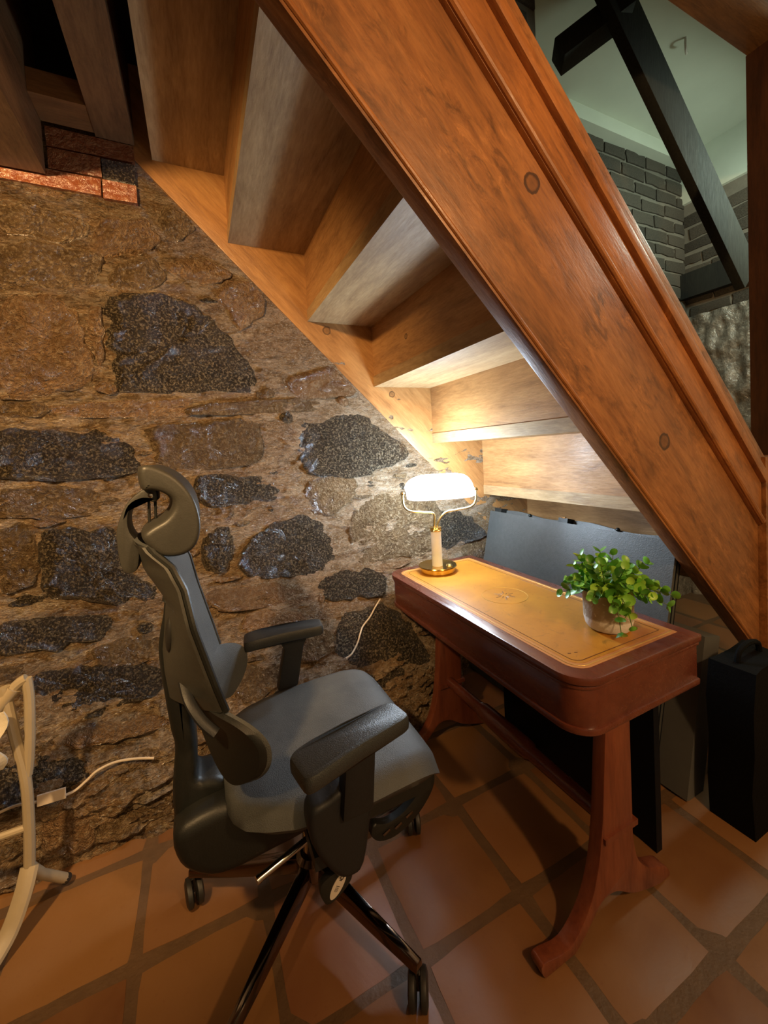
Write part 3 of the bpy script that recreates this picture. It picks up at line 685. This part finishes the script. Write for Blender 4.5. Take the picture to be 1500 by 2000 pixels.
for k in range(24):
    az = 2*math.pi*k/24+rl.uniform(-.15, .15); el = (.25, .62, 1.0, .45, 1.25)[k % 5] + rl.uniform(-.12, .12)
    L = rl.uniform(.105, .145)*(1.0 if el > .5 else .95)
    d = Vector((math.cos(az)*math.cos(el), math.sin(az)*math.cos(el), math.sin(el)))
    stems.append((Vector((PX_+.03*math.cos(az), PY_+.03*math.sin(az), .822)), d, L, .35 if el < .6 else .15))
for da, L in ((.0, .140), (-.35, .150), (.25, .125)):
    stems.append((Vector((PX_+.03, PY_-.02, .83)), Vector((.86, -.45+da, .12)).normalized(), L, .25))
stems.append((Vector((PX_-.04, PY_-.045, .826)), Vector((-.60, -.72, .55)).normalized(), .095, 1.5))
stems.append((Vector((PX_-.03, PY_-.05, .826)), Vector((-.35, -.85, .50)).normalized(), .085, 1.4))
for (p, d, L, droop) in stems:
    pts = []
    for i in range(6):
        t = i/5; pts.append(p+d*L*t+Vector((0, 0, -1))*droop*L*t*t)
    obj('stem', tube(pts, [.0016]*5+[.001], 5), M['stem'], PLANT)
    for i in range(1, 6):
        t = i/5-.06; pos = p+d*L*t+Vector((0, 0, -1))*droop*L*t*t; ph = rl.uniform(0, math.pi)
        tan = (d+Vector((0, 0, -2))*droop*t).normalized()
        for sgn in (0, 1):
            if len(LEAVES) >= 298: break
            u = tan.orthogonal().normalized(); u.rotate(Matrix.Rotation(ph+sgn*math.pi+(i % 2)*math.pi/2, 3, tan))
            dirv = (u+tan*.75+Vector((0, 0, .15))).normalized(); nrm = (tan*1.0+Vector((0, 0, .7))-u*.5)
            nrm = (nrm-dirv*nrm.dot(dirv)).normalized(); yv = nrm.cross(dirv)
            mat = Matrix((dirv, yv, nrm)).transposed().to_4x4()
            if len(lproto) < 3:
                o = obj('leaf', leaf_bm(.0188, .35+.2*len(lproto)), M['leaf'], None, smooth=80); o.parent = PLANT; lproto.append(o)
            else: o = dup(rl.choice(lproto), PLANT)
            s = rl.uniform(.80, 1.12)*(1.06-.35*t if t > .7 else 1.0)
            o.location = pos-Vector((PX_, PY_, .6996)); o.rotation_euler = mat.to_euler(); o.scale = (s, s, s)
            LEAVES.append(o)
# ================================================================ office chair
CY = 1.135
CH = thing('office_chair', 'black ergonomic office chair with a curled headrest, turned to the desk', 'chair', (.217, 1.112, 0))
# backrest
ZE = [.735, .84, .94, 1.026, 1.073, 1.106, 1.150]; XE = [.020, -.006, -.030, -.044, -.064, -.098, -.128]
def XEf(z): return lerp(z, ZE, XE)
ZB = [.700, .806, .856, .91, .972, 1.05, 1.12, 1.150]; XBk = [-.123, -.127, -.125, -.114, -.104, -.146, -.158, -.150]
def XBf(z): return lerp(z, ZB, XBk)
def wz(z): return lerp(z, [.735, .80, .95, 1.05, 1.11, 1.150], [.178, .192, .196, .172, .138, .105])
def zc(u): return .735+.385*u
def pad_f(u, v):
    z = zc(u); w = wz(z); y = (v*2-1); zz = z-.035*(1-u)*(1-y*y)*0
    return Vector((XEf(z)-.040*(1-y*y), CY+y*w, zz+.012*(1-abs(y))*(u > .95)))
def pad_b(u, v): p = pad_f(u, v); return p+Vector((-.010, 0, 0))
PAD = obj('backrest', thick_grid(pad_f, pad_b, 40, 25), M['fabric'], CH, smooth=50)
def sh_f(u, v):
    z = zc(u); y = v*2-1; w = wz(z)+.003
    return Vector((XEf(z)-.012-.040*(1-y*y), CY+y*w, z))
def sh_b(u, v):
    z = zc(u); y = v*2-1; w = wz(z)+.003; d = max(.012, XEf(z)-XBf(z)-.010)
    return Vector((XEf(z)-.018-(d-.012)*(1-abs(y)**1.7), CY+y*w, z))
SH = obj('back_shell', thick_grid(sh_f, sh_b, 36, 25), M['shell'], CH, smooth=50)
for sg in (1, -1):
    rim = [Vector((XEf(zc(u/24))-.004, CY+sg*(wz(zc(u/24))+.002), zc(u/24))) for u in range(25)]
    obj('back_rim', tube(rim, .0075, 8), M['plastic'], CH)
slot = B(); bmesh.ops.create_uvsphere(slot, u_segments=16, v_segments=10, radius=1)
bmesh.ops.transform(slot, matrix=Matrix.Translation((-.088, 1.045, .905)) @ Matrix.Rotation(.12, 4, 'Y') @ Matrix.Diagonal((.012, .018, .046, 1)), verts=slot.verts)
obj('back_slot', slot, M['rubber'], CH)
# J-shaped spine from the shell down and under the seat
SPN = [(x, z) for x, z in spine]
C = [tuple(v)[:2] for v in catmull([(a, b_, 0) for a, b_ in SPN], 4)]
def spine_bm():
    b = prism(C, 'y', CY-.055, CY+.055, .022, 3); return b
obj('spine', spine_bm(), M['plastic'], CH, smooth=60)
wing = [(-.110, .44), (-.108, .36), (-.058, .305), (.0, .286), (.09, .290), (.20, .302), (.26, .36), (.26, .42), (.06, .44), (0, .462)]
obj('seat_carrier', prism([tuple(v)[:2] for v in catmull([(a, b_, 0) for a, b_ in wing], 4)], 'y', CY-.115, CY+.115, .030, 3), M['plastic'], CH, smooth=60)
# lumbar pad: curved band with two forward wings
def lum(u, v, off):
    y = math.sin((v-.5)*math.pi); a = abs(y)
    hh = (.032+.064*sstep(a, .25, .8))*max(0, 1-a**5)**.5+.003; zm = .712-.066*sstep(a, .2, .8); zt, zb = zm+hh, zm-hh
    z = zb+(zt-zb)*u
    x = -.038+.138*a**1.8-.030*(2*(z-(zt+zb)/2)/(.19))**2*(1 if z > (zt+zb)/2 else .15)-off
    return Vector((x, CY+y*.243, z))
LUM = obj('lumbar_pad', thick_grid(lambda u, v: lum(u, v, 0), lambda u, v: lum(u, v, .010), 18, 81), M['fabric'], CH, smooth=60)
obj('lumbar_shell', thick_grid(lambda u, v: lum(u*.98+.01, v, .010), lambda u, v: lum(u*.98+.01, v, .026), 18, 81), M['plastic'], CH, smooth=60)
for sg in (-1, 1):
    pts = catmull([(-.070, CY+sg*.10, .800), (-.058, CY+sg*.15, .765), (-.034, CY+sg*.180, .728), (-.008, CY+sg*.195, .700)], 5, False)
    obj('lumbar_arm', tube(pts, [.012]*len(pts), 10, flat=.6), M['armpost'], CH)
# headrest
HC = [tuple(v)[:2] for v in catmull([(a, b_, 0) for a, b_ in head], 4)]
hcx = sum(p[0] for p in HC)/len(HC); hcz = sum(p[1] for p in HC)/len(HC)
def head_bm():
    b = B(); rings = []; N = 13
    for i in range(N):
        t = (i/(N-1))*2-1; a = abs(t)
        s = 1.0; dx = -.018*(1-a*a)
        rings.append([b.verts.new((hcx+(p[0]-hcx)*(1-(1-s)*1.0)+dx, CY+t*.145, hcz+(p[1]-hcz)*(1-(1-s)*.6))) for p in HC])
    n = len(HC)
    for r0, r1 in zip(rings, rings[1:]):
        for k in range(n): b.faces.new((r0[k], r0[(k+1) % n], r1[(k+1) % n], r1[k]))
    b.faces.new(rings[0]); b.faces.new(rings[-1][::-1])
    bmesh.ops.recalc_face_normals(b, faces=b.faces); return bevel(b, .011, 3, 55)
HEAD = obj('headrest', head_bm(), M['shell'], CH, smooth=60)
BR = [tuple(v)[:2] for v in catmull([(a, b_, 0) for a, b_ in bracket], 4)]
BRK = obj('headrest_bracket', prism(BR, 'y', 1.085, 1.085+.075, .008, 2), M['shell'], CH, smooth=50)
pv = lathe([(0, 0), (.0065, 0), (.0065, .006), (.004, .0075), (0, .0075)], (0, 0), 14)
bmesh.ops.transform(pv, matrix=Matrix.Translation((-.108, 1.086, 1.228)) @ Matrix.Rotation(math.pi/2, 4, 'X'), verts=pv.verts)
obj('pivot_screw', pv, M['chrome'], BRK)
for a in (0, 2):
    p0, p1 = rods[a], rods[a+1]
    obj('headrest_rod', tube([(p0[0], 1.10, p0[1]), (p1[0], 1.10, p1[1]-.02)], .0032, 8), M['plastic'], CH)
# seat
XS = [.000, .010, .035, .08, .14, .22, .32, .42, .47, .505, .528, .540]
WS = [.110, .160, .205, .238, .262, .276, .284, .282, .276, .266, .250, .215]
ZT = [.478, .488, .495, .500, .500, .500, .503, .505, .500, .487, .466, .440]
def seat_w(x): return lerp(x, XS, WS)
SCY = 1.142
def seat_f(u, v):
    x = .54*u if True else 0; y = v*2-1; w = seat_w(x); z = lerp(x, XS, ZT)
    return Vector((x+.0*y, SCY+y*w, z-.020*abs(y)**3-.030*max(0, abs(y)-.86)/.14+.010*y*y))
def seat_b(u, v):
    p = seat_f(u, v); x = p.x; y = v*2-1
    zb = lerp(x, [0, .1, .42, .54], [.452, .440, .436, .425])
    return Vector((x*.985+.004, SCY+y*seat_w(x)*.94, min(zb, p.z-.012)))
obj('seat', thick_grid(seat_f, seat_b, 44, 31), M['fabric'], CH, smooth=60)
obj('seat_pan', thick_grid(lambda u, v: Vector((.04+.47*u, SCY+(v*2-1)*seat_w(.04+.47*u)*.86, .438)), lambda u, v: Vector((.06+.42*u, SCY+(v*2-1)*seat_w(.04+.47*u)*.70, .405)), 20, 13), M['plastic'], CH, smooth=40)
# tilt mechanism, bar, paddle with slots
obj('tilt_mechanism', prism([(.10, .34), (.16, .315), (.34, .325), (.42, .37), (.44, .41), (.10, .41)], 'y', 1.03, 1.22, .012), M['plastic'], CH)
obj('seat_slider', box(.30, .52, .93, .965, .355, .395, .008), M['plastic'], CH)
obj('seat_slider', box(.30, .52, 1.30, 1.335, .355, .395, .008), M['plastic'], CH)
obj('slider_bar', box(.36, .385, .93, 1.33, .385, .408, .004), M['chrome'], CH)
pd = catmull([(.545, .385), (.560, .345), (.550, .305), (.515, .265), (.470, .236), (.420, .222), (.375, .230), (.352, .256), (.36, .285), (.40, .268), (.45, .275), (.495, .305), (.52, .345), (.525, .385)], 4) if False else [tuple(v)[:2] for v in catmull([(a, b_, 0) for a, b_ in [(.545, .385), (.560, .345), (.550, .305), (.515, .265), (.470, .236), (.420, .222), (.375, .230), (.352, .256), (.362, .285), (.40, .272), (.45, .280), (.495, .310), (.52, .345), (.525, .385)]], 4)]
PDL = obj('tilt_paddle', prism(pd, 'y', .975, 1.00, .006), M['plastic'], CH, smooth=50)
for (x, z) in ((.395, .247), (.432, .250), (.468, .266)):
    obj('paddle_slot', bar((x-.010, .974, z-.002), (x+.012, .974, z+.006), .008, .004, (0, 0, 1), .001), M['polish'], PDL)
# armrests
def armpad(c, ang, L, W):
    b = B(); n = 40; rings = []
    for (sc_, z) in ((.92, -.016), (.985, -.011), (1.0, 0), (.985, .010), (.93, .0165), (.80, .0195)):
        r = []
        for k in range(n):
            a = 2*math.pi*k/n; ex = 0.28
            x = math.copysign(abs(math.cos(a))**ex, math.cos(a)); y = math.copysign(abs(math.sin(a))**ex, math.sin(a))
            W_ = W*(1.0-.10*x)
            r.append(b.verts.new((x*(L/2-(1-sc_)*.045), y*(W_/2-(1-sc_)*.045), z+.006*x*x*(x < 0)*(-1)+.004*(1-x*x))))
        rings.append(r)
    for r0, r1 in zip(rings, rings[1:]):
        for k in range(n): b.faces.new((r0[k], r0[(k+1) % n], r1[(k+1) % n], r1[k]))
    b.faces.new(rings[0][::-1]); b.faces.new(rings[-1])
    bmesh.ops.transform(b, matrix=Matrix.Translation(c) @ Matrix.Rotation(ang, 4, 'Z'), verts=b.verts)
    return b
obj('armrest_pad', armpad(Vector((.255, .782, .688)), math.radians(11.5), .262, .088), M['armpad'], CH, smooth=40)
obj('armrest_pad', armpad(Vector((.226, 1.392, .684)), math.radians(-6), .268, .086), M['armpad'], CH, smooth=40)
def post(poly, y0, y1, r=.014): return prism([tuple(v)[:2] for v in catmull([(a, b_, 0) for a, b_ in poly], 3)], 'y', y0, y1, r, 3)
obj('armrest_post', prism([(.232, .668), (.318, .668), (.312, .625), (.300, .50), (.225, .50), (.240, .625)], 'y', .800, .845, .010), M['armpost'], CH)
obj('armrest_sleeve', post([(.236, .560), (.304, .552), (.298, .470), (.276, .370), (.248, .352), (.212, .368), (.170, .44), (.156, .50), (.166, .54), (.20, .548)], .818, .878), M['armpost'], CH, smooth=60)
obj('armrest_bracket', box(.17, .27, .85, 1.10, .372, .405, .010), M['armpost'], CH)
obj('armrest_post', prism([(.205, .668), (.315, .668), (.292, .630), (.262, .49), (.190, .49), (.222, .630)], 'y', 1.385, 1.425, .010), M['armpost'], CH)
obj('armrest_sleeve', post([(.182, .475), (.262, .475), (.256, .43), (.24, .37), (.20, .37), (.178, .43)], 1.380, 1.425), M['armpost'], CH, smooth=60)
obj('armrest_bracket', box(.17, .27, 1.16, 1.40, .372, .405, .010), M['armpost'], CH)
# column, star base, castors
HX, HY = .217, 1.112
obj('gas_column', lathe([(0, .10), (.026, .10), (.026, .25), (.017, .25), (.017, .34), (0, .34)], (HX, HY), 24), M['chrome'], CH)
obj('hub', lathe([(0, .098), (.042, .098), (.048, .110), (.046, .150), (.034, .162), (0, .162)], (HX, HY), 28), M['polish'], CH)
for k in range(5):
    a = math.radians(8.5+72*k); d = Vector((math.cos(a), math.sin(a), 0)); t = Vector((-d.y, d.x, 0)); H0 = Vector((HX, HY, 0))
    b = B(); rg = []
    for (r, w, z0, z1) in ((.03, .021, .108, .150), (.12, .019, .100, .138), (.25, .016, .092, .122), (.368, .013, .088, .108)):
        c = H0+d*r; rg.append([b.verts.new(c+t*sx*ww+Vector((0, 0, z))) for sx, ww, z in ((-1, w, z0), (1, w, z0), (1, w*.72, z1), (-1, w*.72, z1))])
    for r0, r1 in zip(rg, rg[1:]):
        for q in range(4): b.faces.new((r0[q], r0[(q+1) % 4], r1[(q+1) % 4], r1[q]))
    b.faces.new(rg[0][::-1]); b.faces.new(rg[-1]); bmesh.ops.recalc_face_normals(b, faces=b.faces); bevel(b, .003)
    obj('leg', b, M['polish'], CH)
    cc = H0+d*.360; sw = math.radians((-20, -40, 10, -12, -30)[k]); wd = Vector((math.cos(sw), math.sin(sw), 0))
    ct = obj('castor', tube([cc+Vector((0, 0, .040)), cc+Vector((0, 0, .092))], [.008, .007], 10), M['chrome'], CH)
    for s in (-1, 1):
        w = lathe([(0, -.010), (.026, -.010), (.0365, -.006), (.0375, 0), (.0365, .006), (.026, .010), (0, .010)], (0, 0), 24)
        MM = Matrix.Translation(cc+wd*s*.0135+Vector((0, 0, .0375))) @ wd.to_track_quat('Z', 'Y').to_matrix().to_4x4()
        bmesh.ops.transform(w, matrix=MM, verts=w.verts); obj('castor_wheel', w, M['rubber'], ct)
# height lever and tagged lever
LV = obj('height_lever', tube([(.20, .98, .335), (.14, .965, .330), (.055, .945, .322)], .0085, 12), M['chrome'], CH)
obj('lever_end', tube([(.060, .9465, .3225), (.052, .944, .3217)], .0098, 12), M['chrome'], LV)
tg = [tuple(v)[:2] for v in catmull([(a, b_, 0) for a, b_ in tagl], 4)]
TG = obj('tension_lever', prism(tg, 'y', .842, .862, .006), M['plastic'], CH, smooth=50)
tc = Vector((.2165, .8405, .326)); tr = Vector((.60, 0, .80)).normalized(); tn = Vector((-.80, 0, .60))
b = B(); vs = []
for k in range(24):
    a = 2*math.pi*k/24; vs.append(b.verts.new(tc+tr*.030*math.cos(a)+tn*.0125*math.sin(a)))
b.faces.new(vs); r = bmesh.ops.extrude_face_region(b, geom=b.faces[:]); bmesh.ops.translate(b, verts=[g for g in r['geom'] if isinstance(g, bmesh.types.BMVert)], vec=(0, .0012, 0))
LBL = obj('label', b, M['white'], TG, smooth=30, label='white oval sticker')
marks = B()
for (u, v, lu, lv) in ((.012, .001, .0022, .0062), (.0175, .004, .006, .0018), (.017, -.003, .006, .0018), (.0145, .000, .0018, .0045), (-.001, 0, .0008, .009), (-.008, .003, .010, .0008), (-.008, 0, .010, .0008), (-.008, -.003, .008, .0008)):
    bb = box(-lu/2, lu/2, -.0006, .0004, -lv/2, lv/2)
    merge(marks, bb, Matrix.Translation(tc+tr*u+tn*v) @ Matrix((tr, (0, 1, 0), tn)).transposed().to_4x4())
obj('printed_mark', marks, M['ink'], LBL, smooth=0)
# ================================================================ things behind the desk
TL = thing('folding_table', 'folded grey-topped table with black latches leaning behind the desk', 'table', (1.40, 1.38, 0))
tilt = Matrix.Translation((1.360, 0, 0)) @ Matrix.Rotation(math.atan(.235), 4, 'Y')
def leaned(b): bmesh.ops.transform(b, matrix=tilt, verts=b.verts); return b
obj('front_leaf', leaned(box(0, .014, .868, 1.900, .004, .930, .003)), M['greyboard'], TL)
obj('front_leaf_frame', leaned(box(.014, .034, .874, 1.894, .006, .918, .003)), M['edge'], TL)
def back_leaf():
    top = [(1.840-.93*k/24, .938+.008*math.sin(k*.55)+.004) for k in range(25)]
    return prism([(1.890, .006), (1.890, .925), *top, (.880, .925), (.880, .006)], 'x', .044, .060, .002)
obj('back_leaf', leaned(back_leaf()), M['greyboard'], TL)
obj('back_leaf_frame', leaned(box(.060, .074, .885, 1.885, .010, .913, .003)), M['edge'], TL)
for y in (1.845, 1.385):
    lt = obj('latch', leaned(box(.002, .052, y-.035, y+.018, .925, .952, .008)), M['plastic'], TL)
    obj('latch_pin', leaned(tube([(.006, y-.02, .954), (.006, y+.002, .954)], .0055, 8)), M['chrome'], lt)
for y in (1.620, 1.12):
    k_ = B(); bmesh.ops.create_uvsphere(k_, u_segments=12, v_segments=8, radius=.009)
    bmesh.ops.translate(k_, verts=k_.verts, vec=(.036, y, .938)); obj('rivet', leaned(k_), M['plastic'], TL)
gb = box(0, .10, .80, 1.50, .003, .58, .004); bmesh.ops.transform(gb, matrix=Matrix.Translation((1.475, 0, 0)) @ Matrix.Rotation(math.atan(.235), 4, 'Y'), verts=gb.verts)
GB = obj('storage_box', gb, M['greybox'], label='slim upright grey box standing behind the folded table', cat='box')
NB = obj('flat_board', box(1.205, 1.232, .742, 1.42, .0, .530, .004), M['edge'], label='dark navy board standing under the back of the desk', cat='board')
b = box(1.505, 1.735, .62, .745, .0, .545, .04, 4)
bmesh.ops.subdivide_edges(b, edges=b.edges, cuts=3, use_grid_fill=True)
for v in b.verts:
    if v.co.z > .02: v.co += Vector((noise.noise(v.co*7), noise.noise(v.co*7+Vector((3, 3, 0))), .4*noise.noise(v.co*6)))*.018
    v.co.z = max(v.co.z, 0)
BAG = thing('black_bag', 'black soft bag on the floor between the desk and the newel post', 'bag', (1.62, .68, 0))
obj('bag_body', b, M['blackcloth'], BAG, smooth=60)
obj('handle', tube(catmull([(1.55, .68, .53), (1.56, .68, .575), (1.62, .68, .59), (1.68, .68, .575), (1.69, .68, .53)], 5, False), .009, 8), M['blackcloth'], BAG)
# ================================================================ left: folding rack, cords, tag
RK = thing('folding_rack', 'cream tubular folding rack leaning on the stone wall', 'rack', (-.527, 1.45, 0))
Jt = (-.525, 1.450, .165)
obj('tube', tube(catmull([(-.540, 1.450, .700), (-.528, 1.450, .56), (-.514, 1.450, .42), (-.517, 1.45, .28), Jt], 5, False), .0135, 10), M['cream'], RK)
obj('tube', tube(catmull([(-.492, 1.457, .708), (-.490, 1.455, .64), (-.500, 1.453, .50), (-.510, 1.452, .43)], 5, False), .0125, 10), M['cream'], RK)
obj('upper_arm', tube(catmull([(-.640, 1.44, .56), (-.560, 1.45, .645), (-.515, 1.455, .695), (-.492, 1.457, .708)], 5, False), .014, 10), M['cream'], RK)
obj('sleeve', tube([(-.560, 1.45, .642), (-.520, 1.4545, .689)], .019, 12), M['cream'], RK)
fl = tube(catmull([Jt, (-.535, 1.42, .115), (-.560, 1.39, .05), (-.590, 1.35, .016)], 4, False), .024, 10, flat=.55); obj('leg', fl, M['cream'], RK)
obj('foot', tube([Jt, (-.512, 1.480, .105), (-.470, 1.530, .018)], .0135, 12), M['cream'], RK)
obj('foot_cap', tube([(-.474, 1.526, .026), (-.468, 1.532, .0145)], .0142, 12), M['rubber'], RK)
obj('tube', tube(catmull([(-1.06, 1.450, .700), (-1.072, 1.450, .56), (-1.086, 1.450, .42), (-1.083, 1.45, .28), (-1.075, 1.45, .165)], 5, False), .0135, 10), M['cream'], RK)
obj('upper_arm', tube(catmull([(-.640, 1.44, .56), (-.80, 1.43, .50), (-.96, 1.44, .56), (-1.06, 1.45, .700)], 5, False), .014, 10), M['cream'], RK)
obj('leg', tube(catmull([(-1.075, 1.45, .165), (-1.065, 1.42, .115), (-1.04, 1.39, .05), (-1.01, 1.35, .016)], 4, False), .024, 10, flat=.55), M['cream'], RK)
obj('foot', tube([(-1.075, 1.45, .165), (-1.088, 1.480, .105), (-1.13, 1.530, .018)], .0135, 12), M['cream'], RK)
obj('cross_tube', tube([(-1.083, 1.45, .28), (-.517, 1.45, .28)], .010, 10), M['cream'], RK)
def cl(u, v): return Vector((-.70+.17*u-.02*v*v+.012*math.sin(v*9), 1.40+.012*math.sin(u*9+v*5), .60-.16*v*(.5+.5*u)+.05*u))
obj('draped_cloth', thick_grid(cl, lambda u, v: cl(u, v)+Vector((0, .006, 0)), 14, 14), M['cloth'], label='pale cloth hanging over the cream folding rack', cat='cloth')
def oncord(pts, off=.030): return [Vector((x, wall_y(x, z)-off, z)) for x, z in pts]
obj('power_cord', tube(catmull(oncord([(-.66, .235), (-.60, .25), (-.53, .248), (-.46, .235), (-.42, .25), (-.39, .268), (-.34, .275), (-.28, .268), (-.22, .255)], .034), 6, False), .0042, 8), M['cord'], label='thin white cord running along the foot of the stone wall', cat='cord')
p = Vector((-.50, wall_y(-.5, .25)-.060, .262))
b = box(-.036, .036, -.003, .003, -.016, .018, .002); bmesh.ops.transform(b, matrix=Matrix.Translation(p) @ Matrix.Rotation(.04, 4, 'Y'), verts=b.verts)
obj('paper_tag', b, M['white'], label='small pale paper tag on the white cord near the rack', cat='tag')
obj('lamp_cord', tube(catmull(oncord([(.775, .560), (.735, .530), (.700, .500), (.655, .468), (.630, .445), (.610, .415), (.570, .385), (.540, .372)], .040), 6, False), .0038, 8), M['cord'], label='thin grey cord dropping from the desk end along the stone wall', cat='cord')
